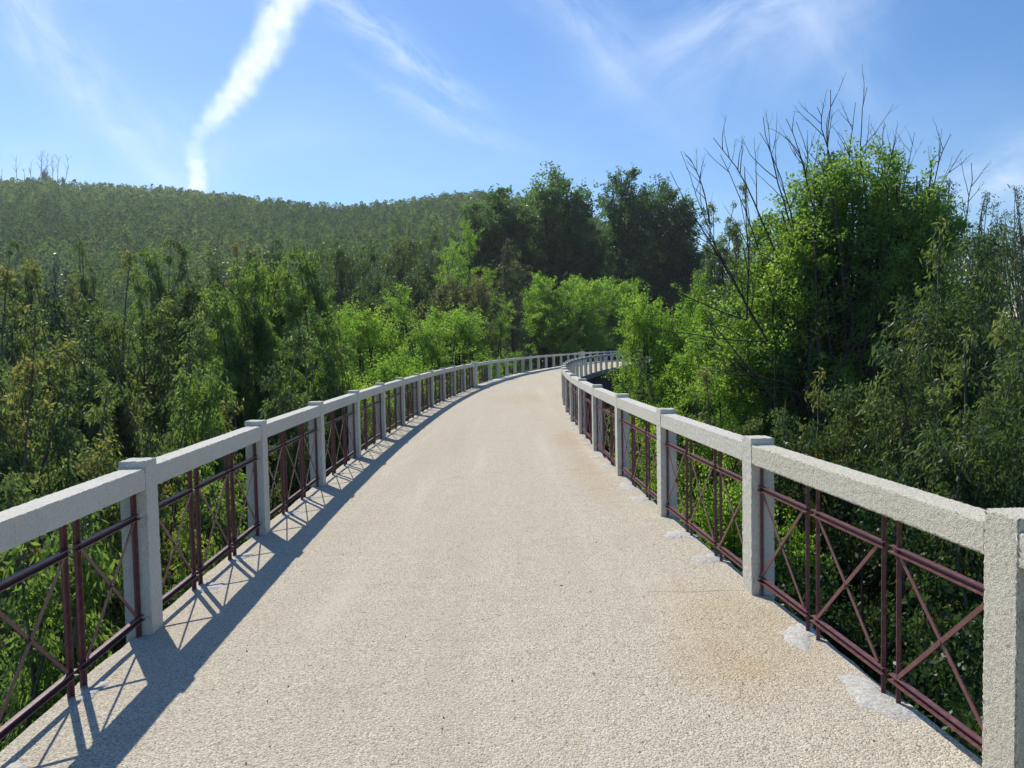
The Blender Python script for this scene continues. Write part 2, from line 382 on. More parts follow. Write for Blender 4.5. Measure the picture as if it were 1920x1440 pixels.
def ribbon(mb, A, B, z0, z1):
    """closed prism between polylines A (left) and B (right)"""
    n = len(A)
    V = np.concatenate([np.c_[A, np.full(n, z0)], np.c_[B, np.full(n, z0)], np.c_[B, np.full(n, z1)], np.c_[A, np.full(n, z1)]])
    F = []
    for i in range(n-1):
        for a in range(4):
            b = (a+1) % 4; F.append((a*n+i, b*n+i, b*n+i+1, a*n+i+1))
    F += [(0, 3*n, 2*n, n), (n-1, 2*n-1, 3*n-1, 4*n-1)]
    mb.add(V, F)
Ls, Rs = edge_pts(1.0)
W = (Rs-Ls); W /= np.linalg.norm(W, axis=1)[:, None]
viaduct = tag(link('viaduct', None), 'curved concrete viaduct carrying the path, stained and coloured dark for the shade under its right edge', 'bridge')
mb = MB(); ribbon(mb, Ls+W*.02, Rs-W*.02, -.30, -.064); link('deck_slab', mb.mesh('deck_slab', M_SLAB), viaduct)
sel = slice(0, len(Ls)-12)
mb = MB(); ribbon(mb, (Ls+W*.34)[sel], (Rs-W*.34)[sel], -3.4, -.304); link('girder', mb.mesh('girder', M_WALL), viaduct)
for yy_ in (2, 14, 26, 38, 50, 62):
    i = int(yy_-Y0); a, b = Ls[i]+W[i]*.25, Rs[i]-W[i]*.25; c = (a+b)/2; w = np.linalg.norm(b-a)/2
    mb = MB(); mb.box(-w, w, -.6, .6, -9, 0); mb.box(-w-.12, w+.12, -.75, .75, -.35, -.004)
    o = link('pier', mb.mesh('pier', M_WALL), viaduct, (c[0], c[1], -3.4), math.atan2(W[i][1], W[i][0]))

POST_W, POST_L, POST_H = .15, .16, 1.006
def post_mesh(name, w, l, h, m, step, amp, seed):
    V, F = rough_box(-w/2, w/2, -l, 0, -.12, h, step, amp, seed, .010 if step < .01 else .006)
    return mesh_np(name, V, F, m, smooth=step < .01)
P_FINE = [post_mesh('post', POST_W, POST_L, POST_H, M_POST, .02, .0012, s) for s in range(3)]
Vb, Fb = rough_box(-.076, .135, -.168, 0, -.12, POST_H+.004, .008, .0013, 9, .010)
P_BIG = mesh_np('post', Vb, Fb, M_RENDER, smooth=True)
P_FAR = [post_mesh('post', POST_W, POST_L, POST_H, M_POST, .1, .0008, s+20) for s in range(3)]
def iron_meshes(w):
    up = MB(); up.box(-.015, .015, -.003, .003, -.01, .87); up.box(.0125, .0155, -.019, -.0031, -.01, .87)
    cr = MB(); cr.box(-.035, w+.035, -.0085, -.0035, -.016, .016)
    cr.box(-.035, w+.035, -.032, -.0086, -.016, -.011); cr.box(-.035, w+.035, -.026, -.0086, .010, .015)
    br = MB(); br.bar((.025, -.012, .69-.02), (w-.025, -.012, .107+.02), .020, .005)
    br.bar((.025, -.018, .107+.02), (w-.025, -.018, .69-.02), .020, .005)
    a = np.linspace(0, 2*math.pi, 9)[:-1]
    zc = .3985; V = [(w/2+.010*math.cos(t), y, zc+.010*math.sin(t)) for y in (-.024, -.006) for t in a]
    br.add(V, [(i, (i+1) % 8, 8+(i+1) % 8, 8+i) for i in range(8)]); br.add(V[:8], [tuple(range(7, -1, -1))])
    return up.mesh('upright', M_IRON), cr.mesh('crossbar', M_IRON), br.mesh('iron_panel', M_IRON)
PW = .632
IRON = iron_meshes(PW)
prng = random.Random(3)
def patch_mesh(seed):
    r = random.Random(seed); n = 44; ph = [r.uniform(0, 6.28) for _ in range(4)]
    rad = [.13*(1+.28*math.sin(2*i*2*math.pi/n+ph[0])+.16*math.sin(3*i*2*math.pi/n+ph[1])+.1*math.sin(7*i*2*math.pi/n+ph[2])+.06*math.sin(11*i*2*math.pi/n+ph[3])+r.uniform(-.03, .03)) for i in range(n)]
    V = [(0, 0, .006)]
    for kk, zz in ((.8, .005), (1.0, -.003)):
        V += [(rad[i]*kk*.8*math.cos(i*2*math.pi/n), rad[i]*kk*1.25*math.sin(i*2*math.pi/n), zz) for i in range(n)]
    F3 = [(0, 1+i, 1+(i+1) % n) for i in range(n)]; F4 = [(1+i, 1+n+i, 1+n+(i+1) % n, 1+(i+1) % n) for i in range(n)]
    return mesh_np('mortar_patch', V, [np.array(F3), np.array(F4)], M_MORTAR, smooth=True)
PATCH = [patch_mesh(s) for s in range(5)]

def railing(name, label, fn, side, ys_posts, iron_bays, kerb=None):
    """side -1 left, +1 right; ys_posts: y of each post's far face"""
    root = tag(link(name, None), label, 'railing')
    pts = []
    for i, y in enumerate(ys_posts):
        t = frame(fn, y); n = np.array([t[1], -t[0]])*side      # outward
        p = np.array([fn(y), y]) + n*POST_W/2
        rz = math.atan2(t[1], t[0]) - math.pi/2
        pts.append((p, t, n, rz))
        near = y < 9
        if side > 0 and abs(y-2.72) < .1: me = P_BIG
        else: me = (P_FINE if near else P_FAR)[i % 3]
        if y in wide: me = wide[y]
        link('post', me, root, (p[0], p[1], 0), rz)
    for i in range(len(ys_posts)-1):
        (p, t, n, _), (q, t2, n2, _) = pts[i], pts[i+1]
        a = p + n*(-.006) + t*.0005; lq = wl.get(ys_posts[i+1], POST_L); b = q + n2*(-.006) - t2*(lq+.0005)
        d = b-a; Ln = np.linalg.norm(d); rz = math.atan2(d[1], d[0]) - math.pi/2
        ym = ys_posts[i+1]
        near = -1 < ym < 9.5; big = side > 0 and ym < 5.2
        V, F = rough_box(-.066, .066, 0, Ln, .842, .964, (.009 if big else .02) if near else .12, (  .0013 if big else .0009) if near else .0006, i+50)
        link('top_rail', mesh_np('top_rail', V, F, M_RENDER if big else M_POST, smooth=big), root, (a[0], a[1], 0), rz)
        if i in iron_bays:
            m_ = (Ln - 3*PW - 2*.12)/2
            for kx in range(3):
                s0 = m_ + kx*(PW+.12); pos = a + d/Ln*s0
                # panel local x runs along the bay, -y faces the path
                ang = math.atan2(d[1], d[0])
                nn = np.array([math.sin(ang), -math.cos(ang)])
                if side > 0: pos = pos + d/Ln*PW; ang += math.pi        # crossbars always face the path
                ip = link('iron_panel', IRON[2], root, (pos[0], pos[1], 0), ang)
                for xx in (0, PW):
                    link('upright', IRON[0], ip, (xx, 0, 0))
                for zz in (.107, .69):
                    link('crossbar', IRON[1], ip, (0, 0, zz))
            for s0 in (m_+PW+.06, m_+2*PW+.18):
                pos = a + d/Ln*s0 - n*(.02)
                o = link('mortar_patch', prng.choice(PATCH), root, (pos[0]-side*.06, pos[1], .003), rz + prng.uniform(-.25, .25))
                f = prng.uniform(.75, 1.15) if side > 0 else prng.uniform(.5, .85); o.scale = (f*.9, f, 1)
    return root
wide, wl = {}, {}
Ly = [4.52+2.36*k for k in range(-4, 12)]
yp = 30.48+.62
wide[yp] = post_mesh('pilaster', .20, .42, 1.03, M_POST, .1, .002, 77); wl[yp] = .42
Ly2 = [32.9+2.45*(k+1) for k in range(12)]
yb = 32.9+2.45*13+.6
wide[yb] = post_mesh('end_block', .22, 1.4, 1.05, M_POST, .1, .002, 78); wl[yb] = 1.4
Ly3 = [yb+2.45*(k+1) for k in range(9)]
railing('left_railing', 'pale concrete railing with plum iron X panels along the left edge of the path', XL, -1, Ly+[yp]+Ly2+[yb]+Ly3, set(range(0, 17)))
Ry = [5.01+2.28*k for k in range(-4, 35)]
Ry[3] = 2.715
railing('right_railing', 'rough concrete railing with plum iron X panels along the right edge of the path', XR, 1, Ry, set(range(0, 14)))
# low kerb slab along the far left
Yk = np.arange(30.9, 90, .8); A = []; B = []
for y in Yk:
    t = frame(XL, y); n = np.array([t[1], -t[0]]); A.append(np.array([XL(y), y])-n*.09); B.append(np.array([XL(y), y])+n*.42)
mb = MB(); ribbon(mb, np.array(A), np.array(B), -.02, .075)
tag(link('kerb', mb.mesh('kerb', M_POST)), kind='structure')

# loose grit on the path
rg = np.random.default_rng(11); n = 900
yy_ = 1.8 + 14*rg.random(n)**1.8; xx_ = np.array([XL(a)+.15+(XR(a)-XL(a)-.3)*b for a, b in zip(yy_, rg.random(n))])
sz = .0018 + .0045*rg.random(n)**4
octv = np.array([(1, 0, 0), (-1, 0, 0), (0, 1, 0), (0, -1, 0), (0, 0, .7), (0, 0, -.7)], float)
octf = np.array([(0, 2, 4), (2, 1, 4), (1, 3, 4), (3, 0, 4), (2, 0, 5), (1, 2, 5), (3, 1, 5), (0, 3, 5)])
V = octv[None]*sz[:, None, None]*(1+.5*(rg.random((n, 6, 1))-.5)) ; th = rg.random(n)*6.28
c, s_ = np.cos(th)[:, None], np.sin(th)[:, None]
V = np.stack([V[..., 0]*c-V[..., 1]*s_, V[..., 0]*s_+V[..., 1]*c, V[..., 2]], -1) + np.stack([xx_, yy_, sz*.6+.001], -1)[:, None]
F = (octf[None]+(np.arange(n)*6)[:, None, None]).reshape(-1, 3)
m, t = mat('grit'); P = t.n('ShaderNodeNewGeometry').outputs['Position']
finish(t, t.mix(t.mr(t.noise(P, 8, 2, .5), .35, .65), (.05, .04, .03, 1), (.26, .21, .16, 1)), .9)
tag(link('grit', mesh_np('grit', V.reshape(-1, 3), F, m)), kind='stuff')

# ---------------------------------------------------------------- trees
def norm(a): return a/np.maximum(np.linalg.norm(a, axis=-1, keepdims=True), 1e-9)
def tubes(P, Rr, sides=4):
    """P (N,K,3), Rr (N,K) -> verts, quads"""
    N, K, _ = P.shape
    T = np.gradient(P, axis=1); T = norm(T)
    ref = np.where(np.abs(T[..., 2:3]) > .9, np.array([1., 0, 0]), np.array([0, 0, 1.]))
    A = norm(np.cross(T, ref)); B = np.cross(T, A)
    an = np.arange(sides)*2*math.pi/sides
    V = P[:, :, None] + Rr[:, :, None, None]*(np.cos(an)[None, None, :, None]*A[:, :, None] + np.sin(an)[None, None, :, None]*B[:, :, None])
    idx = np.arange(N*K*sides).reshape(N, K, sides)
    a = idx[:, :-1]; b = idx[:, 1:]
    F = np.stack([a, np.roll(a, -1, 2), np.roll(b, -1, 2), b], -1).reshape(-1, 4)
    return V.reshape(-1, 3), F
def qcurve(a, b, c, K):
    t = np.linspace(0, 1, K)[None, :, None]
    return a[:, None]*(1-t)**2 + 2*b[:, None]*t*(1-t) + c[:, None]*t*t
def leaf_quads(P, D, Nn, L, Wd, curved=False):
    """P base, D long axis, Nn facing; diamonds, or sickle-shaped pairs of quads"""
    S_ = norm(np.cross(D, Nn)); L = L[:, None]; Wd = Wd[:, None]; n = len(P)
    if not curved:
        V = np.stack([P, P+D*L*.45+S_*Wd, P+D*L, P+D*L*.45-S_*Wd], 1)
        F = np.arange(n*4).reshape(n, 4); return V.reshape(-1, 3), F, 1
    bend = norm(np.cross(S_, D))
    m1 = P+D*L*.35; m2 = P+D*L*.72+bend*L*.10; tip = P+D*L+bend*L*.26
    V = np.stack([P, m1+S_*Wd, m1-S_*Wd, m2+S_*Wd*.7, m2-S_*Wd*.7, tip], 1)
    i = (np.arange(n)*6)[:, None]
    F = np.stack([i+[0, 2, 4, 3], ], 1).reshape(-1, 4)
    F1 = i+np.array([0, 2, 1, 1]); 
    Fq = (i+np.array([1, 2, 4, 3])); Ft1 = i+np.array([0, 2, 1]); Ft2 = i+np.array([3, 4, 5])
    return V.reshape(-1, 3), [Ft1, Fq, Ft2], 3
def tree_proto(name, seed, H, lobes, nclus, ntwig, nleaf, leafL, leafW, leafmat, bark, twigL=.8, droop=0.0, curved=False,
               trunk_r=.18, trunk_top=.8, clus_r=.9, lean=(0, 0), fill=.45, upright=.3, spread=.12, tint_top=.0, twig_tubes=True, limb_from=.25):
    """lobes: (cx,cy,cz,rx,ry,rz) of the crown. Returns (trunk mesh, crown mesh, H)."""
    rg = np.random.default_rng(seed)
    vol = np.array([(l[3]*l[4]*l[5])**.67*(l[6] if len(l) > 6 else 1.0) for l in lobes]); vol /= vol.sum()
    li = rg.choice(len(lobes), nclus, p=vol); lo = np.array([l[:6] for l in lobes], float)[li]
    d = norm(rg.normal(size=(nclus, 3))); rr = fill + (1-fill)*rg.random(nclus)**.5
    cc = lo[:, :3] + d*lo[:, 3:]*rr[:, None]
    cc[:, 2] = np.maximum(cc[:, 2], H*.06)
    # trunk
    K = 10; tz = np.linspace(0, 1, K)
    tp = np.stack([lean[0]*tz**1.5+np.sin(tz*5+seed)*H*.008*tz*4, lean[1]*tz**1.5+np.cos(tz*4+seed*2)*H*.008*tz*4, tz*H*trunk_top], -1)
    tV, tF = tubes(tp[None], (trunk_r*(1-tz*.88))[None], 8)
    # limbs
    ta = np.clip((cc[:, 2]/(H*trunk_top))*rg.uniform(.45, .85, nclus), limb_from*.6, .97)
    a = np.stack([np.interp(ta, tz, tp[:, i]) for i in range(3)], -1)
    b = (a+cc)/2 + np.stack([rg.normal(0, .12, nclus), rg.normal(0, .12, nclus), np.abs(rg.normal(0, .15, nclus))], -1)*np.linalg.norm(cc-a, axis=1)[:, None]
    b[:, :2] = a[:, :2]*.35+cc[:, :2]*.65*1.0 + (b[:, :2]-(a[:, :2]+cc[:, :2])/2)
    lp = qcurve(a, b, cc, 7); ll = np.linalg.norm(cc-a, axis=1)
    r0 = np.minimum(.006+.0095*ll, trunk_r*.5)
    lV, lF = tubes(lp, r0[:, None]*np.linspace(1, .22, 7)[None], 4)
    # twigs
    n = nclus*ntwig; ci = np.repeat(np.arange(nclus), ntwig)
    tpos = rg.random(n)**.6*.55+.45; k = tpos*6; k0 = np.minimum(k.astype(int), 5); fr = (k-k0)[:, None]
    st = lp[ci, k0]*(1-fr)+lp[ci, k0+1]*fr
    out = norm(cc-(np.array([0, 0, H*.45])[None]))[ci]
    dirs = norm(rg.normal(size=(n, 3)) + out*.55 + np.array([0, 0, upright]))
    tl = twigL*rg.uniform(.5, 1.25, n)
    mid = st+dirs*tl[:, None]*.55 + np.array([0, 0, .08])*tl[:, None]; end = st+dirs*tl[:, None] - np.array([0, 0, droop])*tl[:, None]
    tw = qcurve(st, mid, end, 4)
    parts_V = [tV, lV]; parts_F = [tF, lF+len(tV)]
    if twig_tubes:
        wV, wF = tubes(tw, np.full((n, 4), .006)*np.array([1.0, .8, .5, .25])*max(.5, H/16), 3); parts_V.append(wV); parts_F.append(wF+len(tV)+len(lV))
    trunk = mesh_np(name+'_trunk', np.concatenate(parts_V), [np.concatenate(parts_F)], bark, smooth=True)
    # leaves
    m = n*nleaf; wi = np.repeat(np.arange(n), nleaf)
    u = rg.random(m)**.75*3; u0 = np.minimum(u.astype(int), 2); fr = (u-u0)[:, None]
    pos = tw[wi, u0]*(1-fr)+tw[wi, u0+1]*fr + rg.normal(0, spread*twigL, (m, 3))
    if droop > 0:
        D = norm(np.stack([rg.normal(0, .6, m), rg.normal(0, .6, m), rg.normal(-.85, .35, m)], -1) + .4*dirs[wi])
    else:
        D = norm(rg.normal(size=(m, 3))*.8 + dirs[wi]*.7 + np.array([0, 0, -.15]))
    Nn = norm(rg.normal(size=(m, 3)) + np.array([0, 0, .0 if droop else .25]))
    L = leafL*rg.uniform(.6, 1.3, m); Wd = leafW*rg.uniform(.7, 1.3, m)*.5
    V, F, mul = leaf_quads(pos, D, Nn, L, Wd, curved)
    cl = rg.normal(0, .16, nclus)[ci][wi] + rg.normal(0, .12, m) + rg.normal(0, .08, n)[wi]
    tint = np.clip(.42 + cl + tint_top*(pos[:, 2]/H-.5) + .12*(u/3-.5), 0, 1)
    if mul == 3: crown = mesh_np(name+'_crown', V, F, leafmat, tint=np.concatenate([tint]*3))
    else: crown = mesh_np(name+'_crown', V, [F], leafmat, tint=tint)
    return trunk, crown, H
def cone_lobes(H, w, seed, n=7, z0=.25, asym=.25):
    r = random.Random(seed); out = []
    for i in range(n):
        f = i/(n-1); z = H*(z0+(.96-z0)*f); rad = w*1.08*math.sqrt(1-((f-.42)/.63)**2)*r.uniform(.78, 1.2)
        a = r.uniform(0, 6.28); out.append((math.cos(a)*w*asym, math.sin(a)*w*asym, z-rad*.35, rad, rad, H*.10*r.uniform(.8, 1.2)))
    for i in range(3):
        a = r.uniform(0, 6.28); z = H*r.uniform(.45, .8); out.append((math.cos(a)*w*.65, math.sin(a)*w*.65, z, w*.42, w*.42, H*.13))
    return out
def round_lobes(H, w, seed, n=7, z0=.35, flat=1.0):
    r = random.Random(seed); out = [(0, 0, H*(z0+1)/2, w*.7, w*.7, H*(1-z0)*.42*flat)]
    for i in range(n):
        a = i*2.4+r.uniform(-.4, .4); z = H*r.uniform(z0+.08, .86); rd = w*r.uniform(.32, .5); k = w*.58*math.sqrt(max(.1, 1-((z/H-(z0+.9)/2)/(.55))**2))
        out.append((math.cos(a)*k, math.sin(a)*k, z, rd, rd, rd*r.uniform(.8, 1.1)))
    return out
PROTO = {}
def proto(key, **kw): PROTO[key] = tree_proto(key, **kw)

# prototypes: one mesh pair per kind, shared by every copy
E_KW = dict(leafmat=L_EUC, bark=M_EBARK, droop=.5, upright=.35, fill=.5)
proto('euc_a', seed=1, H=12, lobes=cone_lobes(12, 1.45, 1, 10, .10), nclus=270, ntwig=8, nleaf=60, leafL=.100, leafW=.034, twigL=.40, trunk_r=.10, trunk_top=.84, spread=.14, tint_top=.35, **E_KW)
proto('euc_b', seed=2, H=12, lobes=cone_lobes(12, 1.65, 2, 10, .08), nclus=280, ntwig=8, nleaf=60, leafL=.10, leafW=.034, twigL=.42, trunk_r=.10, trunk_top=.83, spread=.14, tint_top=.45, **E_KW)
proto('eucb_a', seed=3, H=12, lobes=cone_lobes(12, 1.35, 3, 11, .10), nclus=270, ntwig=8, nleaf=60, leafL=.105, leafW=.030, fill=.5, twigL=.40, trunk_r=.10, trunk_top=.84, spread=.14, tint_top=.2, leafmat=L_EUCB, bark=M_EBARK, droop=.5, upright=.4)
proto('eucd_a', seed=4, H=19, lobes=cone_lobes(19, 2.4, 4, 10, .15), nclus=130, ntwig=8, nleaf=34, leafL=.24, leafW=.07, twigL=1.0, trunk_r=.14, trunk_top=.93, spread=.15, leafmat=L_EUCD, bark=M_EBARK, droop=.4, upright=.4)
proto('eucd_b', seed=5, H=19, lobes=cone_lobes(19, 2.2, 15, 7, .2)+[(0, 0, 16.2, 2.1, 2.1, 2.2), (1.2, .5, 14, 1.9, 1.9, 2), (-1.2, -.4, 12.6, 1.9, 1.9, 2)], nclus=130, ntwig=8, nleaf=34, leafL=.22, leafW=.08, twigL=.95, trunk_r=.15, trunk_top=.9, spread=.15, leafmat=L_EUCD, bark=M_EBARK, droop=.3, upright=.5)
proto('eucn_a', seed=6, H=12, lobes=cone_lobes(12, 1.75, 6, 11, .06), nclus=200, ntwig=9, nleaf=52, leafL=.125, leafW=.034, fill=.5, twigL=.58, trunk_r=.12, trunk_top=.85, spread=.14, tint_top=.3, leafmat=L_EUCD, bark=M_EBARK, droop=.6, upright=.35)
proto('thin_a', seed=7, H=19, lobes=[(0, 0, 17.8, .8, .8, 1.1), (.4, 0, 15.8, 1.2, 1.1, 1.5), (-.5, .2, 13.4, 1.3, 1.3, 1.7), (.2, -.4, 10.8, 1.4, 1.4, 1.8), (-.2, .2, 8, 1.4, 1.4, 2)], nclus=80, ntwig=6, nleaf=24, leafL=.20, leafW=.05, twigL=.8, trunk_r=.12, trunk_top=.96, spread=.14, leafmat=L_EUCD, bark=M_EBARK, droop=.5, upright=.7)
R_KW = dict(leafmat=L_ROB, bark=M_BARK, tint_top=.15, trunk_r=.10, trunk_top=.8)
def tall_round(H, w, seed, zb=.2):
    r = random.Random(seed); out = []
    for i in range(14):
        z = H*(zb+(.97-zb)*(i/13)); a = i*2.4+r.uniform(-.5, .5); pf = math.sqrt(max(.12, 1-(max(0, i/13-.55)/.47)**2)); k = w*.58*pf; rd = w*r.uniform(.40, .58)*(.45+.55*pf)
        out.append((math.cos(a)*k, math.sin(a)*k, z-rd*.3, rd, rd, rd*.9))
    return out
proto('rob_a', seed=11, H=12, lobes=tall_round(12, 2.1, 11), nclus=130, ntwig=10, nleaf=84, leafL=.064, leafW=.038, twigL=.7, spread=.085, upright=.5, **R_KW)
proto('rob_b', seed=12, H=12, lobes=tall_round(12, 1.9, 12), nclus=130, ntwig=10, nleaf=84, leafL=.064, leafW=.038, twigL=.8, spread=.08, upright=.6, **R_KW)
proto('rob_w', seed=13, H=9, lobes=round_lobes(9, 3.6, 13, 13, .06), nclus=130, ntwig=10, nleaf=50, leafL=.12, leafW=.07, twigL=.8, spread=.1, upright=.5, **R_KW)
proto('oak_a', seed=21, H=20, lobes=tall_round(20, 4.8, 21, .2)+[(0, 0, 15.5, 4.2, 4.2, 3.6), (2.2, 0, 13, 3, 3, 3)], nclus=200, ntwig=9, nleaf=26, leafL=.27, leafW=.16, twigL=1.1, trunk_r=.30, trunk_top=.85, spread=.16, leafmat=L_OAK, bark=M_BARK, upright=.4, fill=.5)
proto('oak_b', seed=22, H=20, lobes=tall_round(20, 4.0, 22, .18)+[(.5, .5, 15.5, 3.2, 3.2, 3.2)], nclus=150, ntwig=9, nleaf=26, leafL=.26, leafW=.16, twigL=1.1, trunk_r=.28, trunk_top=.9, spread=.16, leafmat=L_OAK, bark=M_BARK, upright=.5, fill=.45)
proto('bush_brn', seed=31, H=11, lobes=tall_round(11, 1.8, 31), nclus=110, ntwig=9, nleaf=34, leafL=.12, leafW=.06, twigL=.55, trunk_r=.09, trunk_top=.8, spread=.1, leafmat=L_BRN, bark=M_BARK, upright=.8)
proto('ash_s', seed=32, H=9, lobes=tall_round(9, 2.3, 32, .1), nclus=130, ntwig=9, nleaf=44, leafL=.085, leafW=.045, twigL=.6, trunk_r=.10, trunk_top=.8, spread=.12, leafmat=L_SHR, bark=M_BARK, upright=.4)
proto('blue', seed=33, H=16, lobes=[(0, 0, 13.5, 1.0, 1.0, 1.8), (-1.0, 0, 12, 1.1, 1.0, .8), (1.0, .3, 12.6, 1.0, 1.0, .7), (0, 0, 10, 1.7, 1.6, 1.6), (.5, 0, 7, 1.8, 1.8, 1.6)], nclus=90, ntwig=7, nleaf=34, leafL=.2, leafW=.08, twigL=.8, trunk_r=.14, trunk_top=.95, leafmat=L_BLUE, bark=M_EBARK, upright=.2)
# the big ash beside the bridge: high main dome, lower left shoulder, drooping right side
BIG = [(1.0, 0, 15.3, .8, .8, .7), (0, 0, 14.9, 1.0, 1.0, .8), (1.9, 0, 14.7, .8, .9, .8), (.8, 0, 14.2, 1.9, 1.7, 1.0), (2.5, 0, 13.6, .8, 1.1, 1), (-.8, 0, 13.7, 1.0, 1.3, .9),
       (.6, 0, 12.8, 2.3, 2, 1.3), (-1.5, 0, 12.4, 1.1, 1.3, 1.0), (2.6, .1, 12, .9, 1.4, 1.2), (-2.0, -.2, 11.2, 1.1, 1.3, 1.0), (.4, 0, 11, 2.5, 2.1, 1.5), (-2.0, 0, 10, 1.1, 1.4, 1.1),
       (2.2, 0, 9.8, 1.2, 1.5, 1.6), (0, 0, 8.8, 2.2, 2.0, 1.7), (-1.5, 0, 7.4, 1.5, 1.6, 1.5), (1.5, 0, 7, 1.7, 1.7, 1.8), (0, 0, 4.5, 1.9, 1.9, 1.8)]
BIG = [l+((2.0 if l[2] > 13 else 1.6 if l[2] > 11 else 1.1 if l[2] > 8 else .6),) for l in BIG]
proto('big', seed=41, H=16, lobes=BIG, nclus=430, ntwig=9, nleaf=58, leafL=.09, leafW=.048, twigL=.62, trunk_r=.22, trunk_top=.72, spread=.13, leafmat=L_ASH, bark=M_BARK, upright=.3, fill=.45, tint_top=.3)
PW_ = {'euc_a': 1.6, 'euc_b': 1.8, 'eucb_a': 1.5, 'eucd_a': 2.9, 'eucd_b': 2.9, 'eucn_a': 1.95, 'thin_a': 1.8, 'rob_a': 1.95, 'rob_b': 1.8, 'rob_w': 3.5, 'oak_a': 5.0, 'oak_b': 4.1, 'bush_brn': 1.8, 'ash_s': 2.3, 'blue': 1.9, 'big': 2.95}
trng = random.Random(8)
def tree(kind, name, label, cat, X, Yt, depth, wpx, group=None, gz=None, rz=None):
    x, y, zt = at(X, Yt, depth); g0 = float(terrain(x, y)) - .15 if gz is None else gz
    tr, cr, H = PROTO[kind]
    sz = (zt-g0)/(H*1.0); sx = wpx*depth/FPX/2/PW_[kind]
    sx = min(max(sx, .80*sz), 1.5*sz)
    rad = sx*PW_[kind]*.93 + .12
    if -6 < y < 93:
        if x < (XL(y)+XR(y))/2: x = min(x, XL(y)-rad)
        else: x = max(x, XR(y)+rad)
    r = tag(link(name, None), label, cat, group)
    r.location = (x, y, g0); r.rotation_euler = (0, 0, trng.uniform(0, 6.28) if rz is None else rz); r.scale = (sx, sx, sz)
    link('trunk', tr, r); link('crown', cr, r); return r

